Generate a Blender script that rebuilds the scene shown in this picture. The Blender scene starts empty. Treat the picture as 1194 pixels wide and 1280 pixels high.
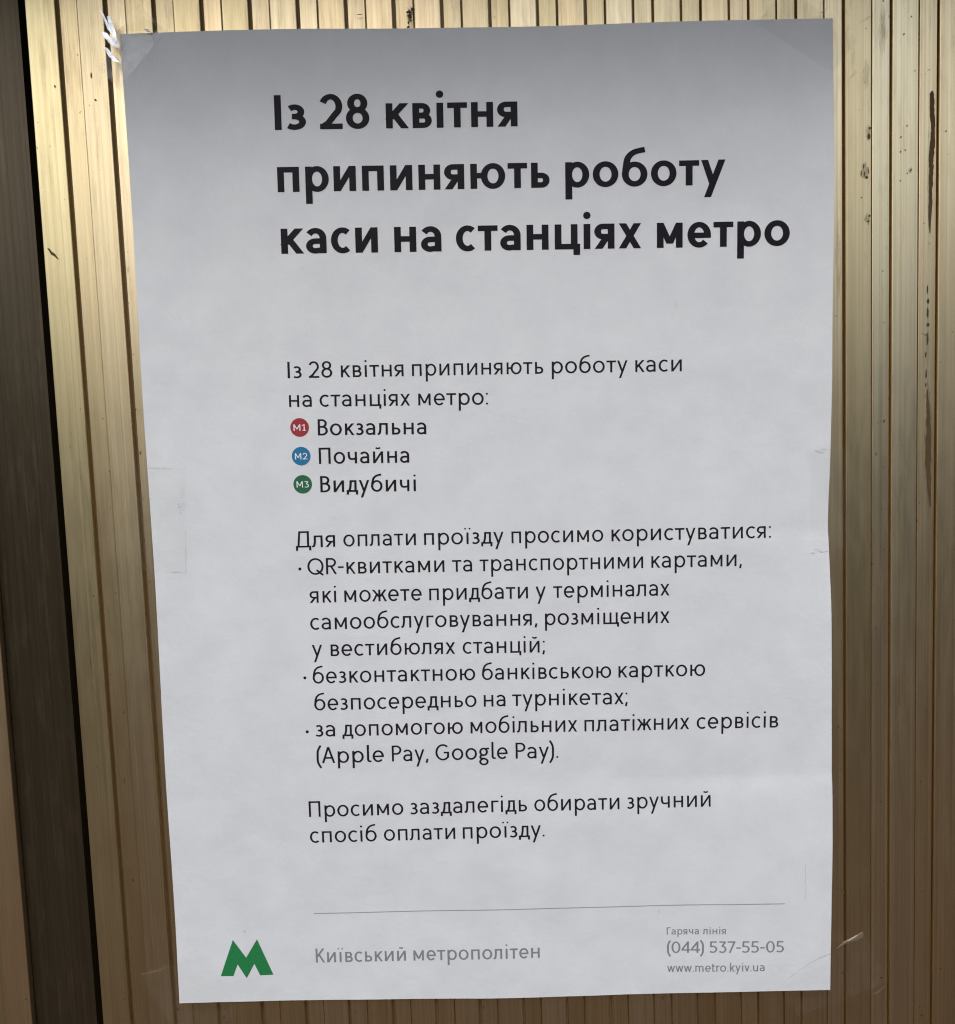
import bpy, bmesh, math, random
from mathutils import Vector, Matrix, noise

# ------------------------------------------------------------------ camera, sky, sun, exposure
scene = bpy.context.scene
COL = scene.collection
cam_d = bpy.data.cameras.new("camera")
cam = bpy.data.objects.new("camera", cam_d)
COL.objects.link(cam)
cam_d.sensor_fit = 'HORIZONTAL'
cam_d.sensor_width = 36.0
cam_d.lens = 1200.0 / 1194.0 * 36.0
cam_d.clip_start = 0.02
cam_d.clip_end = 2000
cam.location = (-0.00726, -0.41974, 0.04881)
cam.rotation_euler = (1.47803, 0.03684, -0.00736)
scene.camera = cam

SUN_EL, SUN_AZ = 43.0, -14.0        # degrees; azimuth from straight out of the wall, minus = camera left
world = bpy.data.worlds.new("World")
scene.world = world
world.use_nodes = True
wn, wl = world.node_tree.nodes, world.node_tree.links
bg = wn["Background"]
sky = wn.new("ShaderNodeTexSky")
sky.sky_type = 'NISHITA'
sky.sun_disc = False
sky.sun_elevation = math.radians(SUN_EL)
sky.sun_rotation = math.radians(180 + SUN_AZ * -1)
sky.air_density = 1.0
sky.dust_density = 2.0
sky.ozone_density = 1.0
hs = wn.new("ShaderNodeHueSaturation")
hs.inputs["Saturation"].default_value = 0.82      # veiled, nearly colourless sky
wl.new(sky.outputs[0], hs.inputs["Color"])
wl.new(hs.outputs[0], bg.inputs["Color"])
bg.inputs["Strength"].default_value = 0.15
sun_d = bpy.data.lights.new("sun", 'SUN')
sun_d.energy = 0.6
sun_d.angle = math.radians(22)
sun_d.color = (1.0, 0.98, 0.955)
sun = bpy.data.objects.new("sun", sun_d)
COL.objects.link(sun)
el, az = math.radians(SUN_EL), math.radians(SUN_AZ)
to_sun = Vector((math.sin(az) * math.cos(el), -math.cos(az) * math.cos(el), math.sin(el)))
sun.rotation_euler = to_sun.to_track_quat('Z', 'Y').to_euler()
sun.location = to_sun * 3
scene.view_settings.view_transform = 'Standard'
scene.view_settings.look = 'None'
scene.view_settings.gamma = 1.0
scene.view_settings.exposure = 0.50
scene.cycles.max_bounces = 8
scene.cycles.filter_width = 1.15
scene.cycles.transparent_max_bounces = 16

# ------------------------------------------------------------------ helpers
MM = 0.001
rnd = random.Random(7)

def tag(o, label=None, cat=None, group=None, kind=None):
    if label: o["label"] = label
    if cat: o["category"] = cat
    if group: o["group"] = group
    if kind: o["kind"] = kind
    return o

def mesh_obj(name, verts, faces, mat, parent=None, smooth=False):
    me = bpy.data.meshes.new(name)
    me.from_pydata([tuple(v) for v in verts], [], faces)
    me.update()
    if mat: me.materials.append(mat)
    if smooth:
        for p in me.polygons: p.use_smooth = True
    o = bpy.data.objects.new(name, me)
    COL.objects.link(o)
    if parent: o.parent = parent
    return o

class NT:
    """small node-tree writer"""
    def __init__(s, name):
        s.m = bpy.data.materials.new(name); s.m.use_nodes = True
        s.n, s.l = s.m.node_tree.nodes, s.m.node_tree.links
        s.b = s.n["Principled BSDF"]; s.out = s.n["Material Output"]
    def node(s, t, **kw):
        n = s.n.new(t)
        for k, v in kw.items():
            if k.startswith("i_"):
                key = k[2:]
                key = int(key) if key.isdigit() else key.replace("_", " ")
                sock = n.inputs[key]
                if hasattr(v, "is_output") or isinstance(v, bpy.types.NodeSocket): s.l.new(v, sock)
                else: sock.default_value = v
            else: setattr(n, k, v)
        return n
    def coords(s, scale, out="Object", rot=None, loc=None):
        tc = s.node("ShaderNodeTexCoord")
        mp = s.node("ShaderNodeMapping")
        mp.inputs["Scale"].default_value = scale
        if loc is not None:
            if isinstance(loc, bpy.types.NodeSocket): s.l.new(loc, mp.inputs["Location"])
            else: mp.inputs["Location"].default_value = loc
        s.l.new(tc.outputs[out], mp.inputs["Vector"])
        return mp.outputs[0]
    def noise(s, vec, scale=1.0, detail=4, rough=.6, dist=0.0):
        n = s.node("ShaderNodeTexNoise")
        n.inputs["Scale"].default_value = scale; n.inputs["Detail"].default_value = detail
        n.inputs["Roughness"].default_value = rough; n.inputs["Distortion"].default_value = dist
        s.l.new(vec, n.inputs["Vector"]); return n.outputs["Fac"]
    def ramp(s, fac, stops, interp='LINEAR'):
        r = s.node("ShaderNodeValToRGB"); r.color_ramp.interpolation = interp
        e = r.color_ramp.elements
        while len(e) < len(stops): e.new(.5)
        for k, (p, c) in enumerate(stops):
            e[k].position = p
            e[k].color = (c, c, c, 1) if isinstance(c, (int, float)) else (*c, 1)
        s.l.new(fac, r.inputs[0]); return r.outputs[0]
    def mix(s, fac, a, b, mode='MIX'):
        m = s.node("ShaderNodeMix", data_type='RGBA', blend_type=mode)
        for sock, v in ((m.inputs[0], fac), (m.inputs[6], a), (m.inputs[7], b)):
            if isinstance(v, bpy.types.NodeSocket): s.l.new(v, sock)
            elif isinstance(v, (int, float)): sock.default_value = v if sock.type == 'VALUE' else (v, v, v, 1)
            else: sock.default_value = (*v, 1)
        return m.outputs[2]
    def math(s, op, a, b=0.0, clamp=False):
        m = s.node("ShaderNodeMath", operation=op, use_clamp=clamp)
        for sock, v in ((m.inputs[0], a), (m.inputs[1], b)):
            if isinstance(v, bpy.types.NodeSocket): s.l.new(v, sock)
            else: sock.default_value = v
        return m.outputs[0]
    def bump(s, h, strength=.2, dist=.001, normal=None):
        b = s.node("ShaderNodeBump"); b.inputs["Strength"].default_value = strength
        b.inputs["Distance"].default_value = dist
        s.l.new(h, b.inputs["Height"])
        if normal: s.l.new(normal, b.inputs["Normal"])
        return b.outputs[0]
    def set(s, **kw):
        for k, v in kw.items():
            sock = s.b.inputs[k.replace("_", " ")]
            if isinstance(v, bpy.types.NodeSocket): s.l.new(v, sock)
            elif sock.type == 'RGBA': sock.default_value = (*v, 1)
            else: sock.default_value = v
        return s

# ------------------------------------------------------------------ materials
def metal(name, light, dark, rough, metallic, dirt=1.0):
    k = NT(name)
    oi = k.node("ShaderNodeObjectInfo")
    rv = oi.outputs["Random"]
    off = k.node("ShaderNodeCombineXYZ"); k.l.new(k.math('MULTIPLY', rv, 37.0), off.inputs[0]); k.l.new(k.math('MULTIPLY', rv, 11.0), off.inputs[2])
    fine = k.noise(k.coords((2600, 300, 9), loc=off.outputs[0]), 1.0, 3, .65)      # brushed grain along the slat
    mid = k.noise(k.coords((700, 60, 3), loc=off.outputs[0]), 1.0, 4, .6)
    broad = k.noise(k.coords((45, 30, 2.5), loc=off.outputs[0]), 1.0, 4, .6)
    grime = k.noise(k.coords((300, 200, 40), loc=off.outputs[0]), 1.0, 6, .72)
    specks = k.noise(k.coords((420, 420, 300), loc=off.outputs[0]), 1.0, 3, .6)
    c = k.mix(k.ramp(mid, [(.3, 0.0), (.72, 1.0)]), dark, light)
    c = k.mix(k.math('MULTIPLY', k.ramp(fine, [(.35, 1.0), (.6, 0.0)]), .22), c, tuple(x * .62 for x in dark))
    tint = k.ramp(rv, [(0.0, (1.0, .92, .84)), (.3, (.84, .80, .69)), (.6, (1.0, .985, .95)), (.8, (.93, .84, .75)), (1.0, (.88, .87, .73))])
    c = k.mix(1.0, c, tint, 'MULTIPLY')
    c = k.mix(k.math('MULTIPLY', k.ramp(k.noise(k.coords((1100, 40, 2.2), loc=off.outputs[0]), 1.0, 2, .5), [(.54, 0.0), (.64, 1.0)]), .24), c, tuple(a * b for a, b in zip(dark, (.62, .53, .43))))
    c = k.mix(k.math('MULTIPLY', k.ramp(broad, [(.45, 0.0), (.75, 1.0)]), .30), c, tuple(a * b for a, b in zip(dark, (.80, .74, .66))))
    c = k.mix(k.math('MULTIPLY', k.ramp(grime, [(.52, 0.0), (.80, 1.0)]), .40 * dirt), c, (.30, .23, .14))
    c = k.mix(k.math('MULTIPLY', k.ramp(specks, [(.70, 0.0), (.745, 1.0)]), .75 * dirt), c, (.05, .035, .02))
    r = k.math('ADD', k.math('MULTIPLY', broad, .16), rough - .08)
    r = k.math('ADD', r, k.math('MULTIPLY', k.ramp(grime, [(.45, 0.0), (.85, 1.0)]), .10))
    n = k.bump(fine, .10, .0002)
    n = k.bump(mid, .06, .0006, n)
    n = k.bump(k.noise(k.coords((70, 30, 6), loc=off.outputs[0]), 1.0, 2, .5), .07, .003, n)
    k.set(Base_Color=c, Metallic=metallic, Roughness=r, Normal=n)
    return k.m

M = {}
M["slat"] = metal("champagne_anodised_slats", (.90, .785, .53), (.68, .56, .35), .34, 1.0)
M["channel"] = metal("dark_bronze_channel", (.098, .080, .053), (.062, .049, .032), .33, .7, .4)
k = NT("black_backing"); k.set(Base_Color=(.30, .21, .11), Metallic=.6, Roughness=.55); M["groove"] = k.m
k = NT("black_gap"); k.set(Base_Color=(.02, .016, .012), Roughness=.8); M["black"] = k.m
k = NT("painted_lintel"); k.set(Base_Color=k.mix(k.noise(k.coords((6, 6, 6)), 1, 5), (.16, .13, .10), (.24, .20, .16)), Roughness=.7); M["lintel"] = k.m
k = NT("stone_paving"); g = k.noise(k.coords((3, 3, 3)), 1, 6); k.set(Base_Color=k.mix(g, (.052, .020, .005), (.092, .038, .010)), Roughness=.8); M["ground"] = k.m
k = NT("dark_block_face"); g = k.noise(k.coords((2, 2, 2)), 1, 6); k.set(Base_Color=k.mix(g, (.035, .020, .010), (.075, .045, .022)), Roughness=.9); M["dark_block"] = k.m  # dark face of the added block behind the camera

k = NT("white_poster_paper")
fib = k.noise(k.coords((1400, 1400, 1400)), 1, 3, .7)
mot = k.noise(k.coords((55, 55, 55)), 1, 5, .6)
c = k.mix(k.ramp(mot, [(.3, 0.0), (.75, 1.0)]), (.708, .724, .716), (.640, .655, .655))
c = k.mix(k.math('MULTIPLY', k.ramp(fib, [(.4, 1.0), (.6, 0.0)]), .10), c, (.66, .67, .69))
smg = k.noise(k.coords((120, 120, 60)), 1, 6, .7)
c = k.mix(k.math('MULTIPLY', k.ramp(smg, [(.66, 0.0), (.78, 1.0)]), .35), c, (.52, .52, .50))
k.set(Base_Color=c, Roughness=.55, Specular_IOR_Level=.35, Normal=k.bump(mot, .16, .004, k.bump(fib, .12, .0002)))
M["paper"] = k.m

def ink(name, col, rough=.5):
    k = NT(name)
    g = k.noise(k.coords((900, 900, 900)), 1, 3, .7)
    k.set(Base_Color=k.mix(k.math('MULTIPLY', k.ramp(g, [(.45, 0.0), (.75, 1.0)]), .35), col, tuple(min(1, x * 1.35 + .012) for x in col)), Roughness=rough, Specular_IOR_Level=.1)
    return k.m
M["ink"] = ink("black_print", (.010, .009, .012))
M["ink_body"] = ink("body_print", (.014, .013, .015))
M["grey"] = ink("grey_print", (.22, .22, .23))
M["grey_light"] = ink("light_grey_print", (.30, .30, .31))
M["red"] = ink("red_print", (.33, .04, .05))
M["blue"] = ink("blue_print", (.03, .17, .32))
M["green"] = ink("dark_green_print", (.03, .135, .06))
M["logo"] = ink("logo_green_print", (.022, .19, .058))
M["white"] = ink("white_print", (.74, .75, .77))

def tape_mat(name, fac, rough=.12, col=(.80, .80, .78), sheen=0.0):
    k = NT(name)
    tr = k.node("ShaderNodeBsdfTransparent"); tr.inputs[0].default_value = (.99, .99, .985, 1)
    w = k.noise(k.coords((160, 160, 160)), 1, 5, .65, .6)
    k.set(Base_Color=col, Roughness=rough, Metallic=sheen, Normal=k.bump(w, .4, .002))
    f = k.math('MULTIPLY', k.ramp(w, [(.42, .45), (.72, 1.0)]), fac)
    mx = k.node("ShaderNodeMixShader")
    k.l.new(f, mx.inputs[0]); k.l.new(tr.outputs[0], mx.inputs[1]); k.l.new(k.b.outputs[0], mx.inputs[2])
    k.l.new(mx.outputs[0], k.out.inputs["Surface"])
    return k.m
M["tape"] = tape_mat("clear_tape_film", .022)
M["tape_top"] = tape_mat("tape_film_painted_sheen", .15, .3, (.92, .92, .90), .7)  # sheen put into the film as pale metallic colour
M["tape_glint"] = tape_mat("painted_tape_glint", 2.2, .34, (.98, .98, .97), .85)  # glints on the folds, painted as white metallic film
M["tape_faint"] = tape_mat("thin_tape_fold_glint", .20, .3, (.85, .78, .66), .4)  # thin folds with a faint glint put into their pale metallic colour
k = NT("dried_brown_run"); g = k.noise(k.coords((900, 900, 300)), 1, 5, .7)
k.set(Base_Color=k.mix(g, (.045, .029, .010), (.125, .08, .032)), Roughness=.75, Specular_IOR_Level=.2, Normal=k.bump(g, .5, .0005)); M["drip"] = k.m
k = NT("black_grime"); g = k.noise(k.coords((900, 900, 900)), 1, 5, .7)
k.set(Base_Color=k.mix(g, (.035, .022, .011), (.13, .088, .05)), Roughness=.75, Normal=k.bump(g, .5, .0004)); M["grime"] = k.m
k = NT("frayed_seal"); k.set(Base_Color=(.32, .30, .27), Roughness=.5); M["fray"] = k.m
k = NT("pencil_mark"); k.set(Base_Color=(.56, .565, .57), Roughness=.6); M["smudge"] = k.m
k = NT("blue_mark"); k.set(Base_Color=(.42, .55, .60), Roughness=.6); M["bluemark"] = k.m

def film(name, col, alpha, metallic=0.0):
    """thin see-through stain or shade of dried dirt, patchy"""
    k = NT(name); tr = k.node("ShaderNodeBsdfTransparent")
    g = k.noise(k.coords((500, 500, 160)), 1, 5, .7)
    k.set(Base_Color=col, Roughness=.7, Metallic=metallic)
    mx = k.node("ShaderNodeMixShader"); k.l.new(k.math('MULTIPLY', k.ramp(g, [(.32, .1), (.68, 1.0)]), alpha), mx.inputs[0])
    k.l.new(tr.outputs[0], mx.inputs[1]); k.l.new(k.b.outputs[0], mx.inputs[2]); k.l.new(mx.outputs[0], k.out.inputs["Surface"]); return k.m
M["stain"] = film("thin_brown_stain", (.13, .085, .04), .42)
M["stain_faint"] = film("faint_brown_stain", (.20, .13, .06), .18)
M["smear"] = film("grey_smear", (.36, .36, .37), .34)
M["tape_dark"] = tape_mat("darker_tape_film", .02)  # same clear film with a slightly darker tint
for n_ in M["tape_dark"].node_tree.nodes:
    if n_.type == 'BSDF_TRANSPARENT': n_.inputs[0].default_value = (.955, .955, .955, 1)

# ------------------------------------------------------------------ a small stroke alphabet (cap height 1000)
CAP, XH, DESC = 1000.0, 720.0, -350.0

class Pen:
    """collects flat quads / polygons of one glyph, in font units"""
    def __init__(s, w, t, b): s.w, s.t, s.b, s.h = w, t, b, w / 2; s.polys = []
    def wd(s, reg, bold): return reg + (bold - reg) * s.b
    def rect(s, x0, y0, x1, y1): s.polys.append([[(x0, y0), (x1, y0), (x1, y1), (x0, y1)]])
    def V(s, x, y0, y1): s.rect(x - s.h, y0, x + s.h, y1)
    def Hb(s, x0, x1, y): s.rect(x0, y - s.t / 2, x1, y + s.t / 2)
    def D(s, x0, y0, x1, y1, k=.94):
        L = math.hypot(x1 - x0, y1 - y0); hw = s.h * k * L / max(1, abs(y1 - y0))
        s.polys.append([[(x0 - hw, y0), (x0 + hw, y0), (x1 + hw, y1), (x1 - hw, y1)]])
    def path(s, pts, k=1.0):
        L, R = [], []
        n = len(pts)
        for i, (x, y) in enumerate(pts):
            ax, ay = pts[max(0, i - 1)]; bx, by = pts[min(n - 1, i + 1)]
            dx, dy = bx - ax, by - ay; q = math.hypot(dx, dy) or 1
            dx, dy = dx / q, dy / q
            th = (s.w * dy * dy + s.t * dx * dx) / 2 * k
            L.append((x - dy * th, y + dx * th)); R.append((x + dy * th, y - dx * th))
        s.polys.append([[L[i], L[i + 1], R[i + 1], R[i]] for i in range(n - 1)])
    def arc(s, cx, cy, rx, ry, a0, a1, n=None, pre=(), post=(), k=1.0):
        n = n or max(6, int(abs(a1 - a0) / 11))
        p = [(cx + rx * math.cos(math.radians(a0 + (a1 - a0) * i / n)), cy + ry * math.sin(math.radians(a0 + (a1 - a0) * i / n))) for i in range(n + 1)]
        s.path(list(pre) + p + list(post), k)
    def ring(s, x0, x1, y0, y1, over=12):
        cx, cy = (x0 + x1) / 2, (y0 + y1) / 2
        rx, ry = (x1 - x0) / 2 - s.h, (y1 - y0) / 2 - s.t / 2 + over
        n = 36
        quads = []
        for i in range(n):
            q = []
            for j, sg in ((i, 1), (i + 1, 1), (i + 1, -1), (i, -1)):
                a = 2 * math.pi * j / n
                q.append((cx + (rx + sg * s.h) * math.cos(a), cy + (ry + sg * s.t / 2) * math.sin(a)))
            quads.append(q)
        s.polys.append(quads)
    def dot(s, x, y, r):
        s.polys.append([[(x + r * math.cos(a * math.pi / 9), y + r * math.sin(a * math.pi / 9)) for a in range(18)]])
    def curve(s, ctrl, k=1.0, n=7):
        P = [ctrl[0]] + list(ctrl) + [ctrl[-1]]; out = []
        for i in range(1, len(P) - 2):
            p0, p1, p2, p3 = P[i - 1:i + 3]
            for j in range(n):
                u = j / n
                out.append(tuple(.5 * (2 * p1[c] + (p2[c] - p0[c]) * u + (2 * p0[c] - 5 * p1[c] + 4 * p2[c] - p3[c]) * u * u + (3 * p1[c] - p0[c] - 3 * p2[c] + p3[c]) * u ** 3) for c in (0, 1)))
        out.append(tuple(ctrl[-1])); s.path(out, k)
    def bowl(s, xl, xr, y0, y1, sgn=1):
        """half-round bowl open towards xl; outer extents xr, y0..y1"""
        c0, c1 = y0 + s.t / 2, y1 - s.t / 2
        ry = (c1 - c0) / 2; rx = min(ry * 1.02, abs(xr - xl) - s.h - 10)
        cx = xr - sgn * (s.h + rx)
        if sgn > 0: s.arc(cx, (c0 + c1) / 2, rx, ry, 90, -90, 14, pre=[(xl, c1)], post=[(xl, c0)])
        else: s.arc(cx, (c0 + c1) / 2, rx, ry, 90, 270, 14, pre=[(xl, c1)], post=[(xl, c0)])

def glyph(ch, p):
    """draws ch, returns (width, left bearing, right bearing)"""
    w, t, h, wd = p.w, p.t, p.h, p.wd
    S, O, Dg = wd(118, 88), wd(62, 48), wd(22, 14)
    X, C = XH, CAP
    if ch in 'аa':
        W = wd(530, 580); sx = W - h; cx = .47 * W
        p.arc(cx, X - t / 2 - .29 * X, sx - cx, .29 * X + 8, 148, 0, 14, post=[(sx, 0)])
        top = .585 * X - t / 2 + 6; ry = (top - t / 2) / 2 + 5
        p.arc(.45 * W, t / 2 - 8 + ry, .45 * W - h + 4, ry, 90, 285, 16, pre=[(sx, top + 2)], post=[(sx - .1 * W, .13 * X), (sx, .23 * X)])
        return W, O, S * .92
    if ch == 'б':
        W = wd(650, 715); p.ring(0, W, 0, X * .97)
        p.curve([(h + 2, X * .46), (h + .035 * W, X * .80), (.20 * W + h * .35, X * 1.14), (.48 * W, X * 1.36), (.90 * W, X * 1.45 + 10)], .97)
        return W, O, O
    if ch == 'в':
        W = wd(500, 545); p.V(h, 0, X)
        p.bowl(h, W * .93, X * .50 - t * .45, X); p.bowl(h, W, 0, X * .50 + t * .45)
        return W, S, O
    if ch == 'г': W = wd(420, 450); p.V(h, 0, X); p.Hb(h, W, X - t / 2); return W, S, Dg
    if ch == 'д':
        W = wd(640, 700); p.Hb(0, W, t / 2); p.V(h, -165, t); p.V(W - h, -165, t); p.V(.78 * W, t * .5, X)
        p.curve([(.37 * W, X), (.34 * W, X * .5), (.27 * W, X * .2), (.19 * W, t * .5)]); p.Hb(.37 * W - h, .78 * W + h, X - t / 2)
        return W, Dg, Dg
    if ch in 'еe':
        W = wd(620, 665); rx, ry = W / 2 - h, X / 2 - t / 2 + 12
        p.arc(W / 2, X / 2, rx, ry, 0, 318, 34); p.Hb(h, W - h * .6, X / 2 - t * .1); p.rect(W - w, X / 2 - t * .6, W, X / 2 + 4)
        return W, O, O
    if ch == 'ж':
        W = wd(860, 950); c = W / 2; p.V(c, 0, X)
        for s in (1, -1):
            e = c + s * (W / 2 - h * 1.2)
            p.D(c + s * w * .2, .38 * X, e, X); q = .38; p.D(c + s * w * .2 + (e - c - s * w * .2) * q - s * w * .2, .38 * X + .62 * X * q + .05 * X, e + s * w * .1, 0)
        return W, Dg, Dg
    if ch == 'з':
        W = wd(440, 560); m = .525 * X
        ry = (X - t / 2 - m) / 2 + 4; p.arc(.44 * W, m + ry, .93 * W - h - .44 * W, ry, 140, -90, 16, post=[(.30 * W, m)])
        ry = (m - t / 2) / 2 + 4; p.arc(.42 * W, m - ry, W - h - .42 * W, ry, 90, -138, 16, pre=[(.30 * W, m)])
        return W, O * .8, O
    if ch in 'ий':
        W = wd(590, 640); p.V(h, 0, X); p.V(W - h, 0, X); p.D(h, 0, W - h, X, .88)
        if ch == 'й': p.arc(W / 2, X + 285, W * .22, 105, 205, 335, 8, k=.85)
        return W, S, S
    if ch in 'іi':
        p.V(h, 0, X); p.dot(h, 965, wd(62, 106)); return w, S, S
    if ch == 'ї':
        p.V(h, 0, X); d = wd(125, 150)
        for s in (1, -1): p.dot(h + s * d, 950, wd(52, 88))
        return w, S + 20, S + 20
    if ch in 'кk':
        W = wd(530, 650); p.V(h, 0, X if ch == 'к' else C * 1.06); e = W - h * 1.35
        p.D(h, .36 * X, e, X); q = .36; p.D(h + (e - h) * q - w * .25, .36 * X + .64 * X * q + .04 * X, W - h * 1.2, 0)
        return W, S, Dg
    if ch == 'л':
        W = wd(580, 630); p.V(W - h, 0, X); p.Hb(.28 * W - h * .6, W, X - t / 2)
        p.curve([(.28 * W, X), (.27 * W, X * .5), (.22 * W, X * .20), (.15 * W, X * .09), (.0, t * .42)])
        return W, Dg, S
    if ch == 'м':
        W = wd(700, 735); p.V(h, 0, X); p.V(W - h, 0, X); p.D(h * 1.0, X, W / 2, .17 * X, .9); p.D(W - h, X, W / 2, .17 * X, .9)
        return W, S, S
    if ch == 'н': W = wd(570, 625); p.V(h, 0, X); p.V(W - h, 0, X); p.Hb(h, W - h, X * .52); return W, S, S
    if ch in 'оo': W = wd(660, 715); p.ring(0, W, 0, X); return W, O, O
    if ch == 'п': W = wd(565, 625); p.V(h, 0, X); p.V(W - h, 0, X); p.Hb(h, W - h, X - t / 2); return W, S, S
    if ch in 'рp': W = wd(625, 670); p.V(h, DESC, X); p.ring(0, W, 0, X); return W, S, O
    if ch in 'сc': W = wd(570, 590); p.arc(W * .56, X / 2, W * .56 - h, X / 2 - t / 2 + 12, 50, 310, 26); return W, O, Dg
    if ch == 'т': W = wd(540, 560); p.V(W / 2, 0, X); p.Hb(0, W, X - t / 2); return W, Dg + 10, Dg + 10
    if ch in 'уy':
        W = wd(600, 700); a = h * 1.15; x1 = .28 * W; sl = (W - a - x1) / (X - DESC)
        p.D(x1, DESC, W - a, X); p.D(a, X, x1 + sl * (-DESC + .06 * X) - w * .05, .06 * X); return W, Dg, Dg
    if ch == 'х': W = wd(570, 675); a = h * 1.3; p.D(a, 0, W - a, X); p.D(W - a, 0, a, X); return W, Dg, Dg
    if ch == 'ц':
        W = wd(650, 720); x2 = W - h - wd(80, 70); p.V(h, 0, X); p.V(x2, 0, X); p.Hb(h, W, t / 2); p.V(W - h, -165, t * .8)
        return W, S, Dg
    if ch == 'щ':
        W = wd(930, 1000); x2 = W - h - wd(80, 70); p.V(h, 0, X); p.V((h + x2) / 2, 0, X); p.V(x2, 0, X); p.Hb(h, W, t / 2); p.V(W - h, -165, t * .8)
        return W, S, Dg
    if ch == 'ч':
        W = wd(530, 600); p.V(W - h, 0, X); p.curve([(h, X), (h, X * .66), (.24 * W, X * .42), (.55 * W, X * .385), (W - h, X * .44)]); return W, S * .8, S
    if ch == 'ь': W = wd(480, 530); p.V(h, 0, X); p.bowl(h, W, 0, X * .60); return W, S, O
    if ch == 'ю':
        W = wd(880, 1000); r0 = W - wd(640, 700); p.V(h, 0, X); p.Hb(h, r0 + h, X * .52); p.ring(r0, W, 0, X); return W, S, O
    if ch == 'я':
        W = wd(520, 575); p.V(W - h, 0, X); p.bowl(W - h, 0, .375 * X, X, -1); p.D(h * 1.25, 0, .56 * W, .40 * X); return W, Dg + 10, S
    if ch == 'є': return glyph('с', p)
    # capitals
    if ch == 'І': p.V(h, 0, C); return w, S, S
    if ch in 'В':
        W = wd(560, 620); p.V(h, 0, C); p.bowl(h, W * .92, .53 * C - t / 2, C); p.bowl(h, W, 0, .53 * C + t / 2); return W, S, O
    if ch == 'П': W = wd(680, 720); p.V(h, 0, C); p.V(W - h, 0, C); p.Hb(h, W - h, C - t / 2); return W, S, S
    if ch == 'Г': W = wd(520, 520); p.V(h, 0, C); p.Hb(h, W, C - t / 2); return W, S, Dg
    if ch == 'К':
        W = wd(620, 700); p.V(h, 0, C); e = W - h * 1.5; p.D(h, .36 * C, e, C); p.D(h + (e - h) * .35 - w * .2, .62 * C, W - h * 1.2, 0); return W, S, Dg
    if ch == 'Д':
        W = wd(830, 850); p.Hb(0, W, t / 2); p.V(h, -190, t); p.V(W - h, -190, t); p.V(.80 * W, t * .5, C)
        p.D(.17 * W, t * .5, .25 * W, C); p.Hb(.25 * W - h, .80 * W + h, C - t / 2); return W, Dg, Dg
    if ch == 'Q':
        W = 930; p.ring(0, W, 0, C); p.path([(.56 * W, .28 * C), (.78 * W, .10 * C), (.96 * W, -.04 * C)]); return W, O, Dg
    if ch == 'R':
        W = 620; p.V(h, 0, C); p.bowl(h, W * .94, .44 * C, C); p.D(.48 * W, .47 * C, W - h * 1.1, 0); return W, S, Dg
    if ch == 'P': W = 570; p.V(h, 0, C); p.bowl(h, W, .42 * C, C); return W, S, O * .6
    if ch == 'A':
        W = 740; a = h * 1.1; p.D(a, 0, W / 2, C); p.D(W - a, 0, W / 2, C); p.Hb(.22 * W, .78 * W, .32 * C); return W, Dg, Dg
    if ch == 'G':
        W = 820; p.arc(W * .53, C / 2, W * .53 - h, C / 2 - t / 2 + 12, 48, 325, 30); p.V(W - h * 1.6, .17 * C, .50 * C); p.Hb(.58 * W, W - h * .6, .48 * C); return W, O, O
    if ch == 'M':
        W = 800; p.V(h, 0, C); p.V(W - h, 0, C); p.D(h, C, W / 2, .25 * C, .9); p.D(W - h, C, W / 2, .25 * C, .9); return W, S, S
    # Latin only
    if ch == 'l': p.curve([(h, C * 1.08), (h, .4 * C), (h + 4, .14 * C), (h + w * .5, t * .62), (h + w * 1.5, t * .45)]); return w * 1.9, S, Dg
    if ch == 'g':
        W = 580; p.ring(.02 * W, .88 * W, .30 * X, X); p.path([(.60 * W, X - t * .6), (W, X - t * .35)])
        p.curve([(.22 * W, .36 * X), (.12 * W, .22 * X), (.20 * W, .10 * X), (.60 * W, .06 * X)]); p.ring(0, .94 * W, DESC - 20, .10 * X); return W, O, Dg
    if ch == 'm':
        W = 900; p.V(h, 0, X)
        for a, b in ((h, W / 2), (W / 2, W - h)):
            r = (b - a) / 2; p.arc((a + b) / 2, X - t / 2 - r * .95, r, r * .95 + 6, 180, 0, 12, post=[(b, 0)])
        return W, S, S
    if ch == 'n':
        W = 560; p.V(h, 0, X); r = (W - w) / 2; p.arc(W / 2, X - t / 2 - r, r, r + 6, 180, 0, 12, post=[(W - h, 0)]); return W, S, S
    if ch == 'u':
        W = 560; p.V(W - h, 0, X); r = (W - w) / 2; p.arc(W / 2, t / 2 + r, r, r + 6, 180, 360, 12, pre=[(h, X)]); return W, S, S
    if ch == 'r': W = 340; p.V(h, 0, X); p.curve([(h, X * .6), (h + .2 * W, X * .86), (W, X - t * .45)]); return W, S, Dg
    if ch == 't': W = 380; p.curve([(.38 * W, X * 1.28), (.38 * W, X * .4), (.42 * W, X * .12), (.64 * W, t * .45), (W, t * .7)]); p.Hb(0, W, X - t / 2); return W, Dg, Dg
    if ch == 'v': W = 560; a = h * 1.1; p.D(a, X, W / 2, 0); p.D(W - a, X, W / 2, 0); return W, Dg, Dg
    if ch == 'w':
        W = 880; a = h * 1.05; xs = [a, .29 * W, .5 * W, .71 * W, W - a]
        for i in range(4): p.D(xs[i], X if i % 2 == 0 else 0, xs[i + 1], 0 if i % 2 == 0 else X)
        return W, Dg, Dg
    # digits
    if ch == '0': W = wd(640, 660); p.ring(0, W, 0, C); return W, O, O
    if ch == '1': W = 380; p.V(W - h - 60, 0, C); p.path([(0, C * .80), (W - h - 60, C * .96)]); p.Hb(60, W + 60, t / 2); return W + 60, O, O
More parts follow.
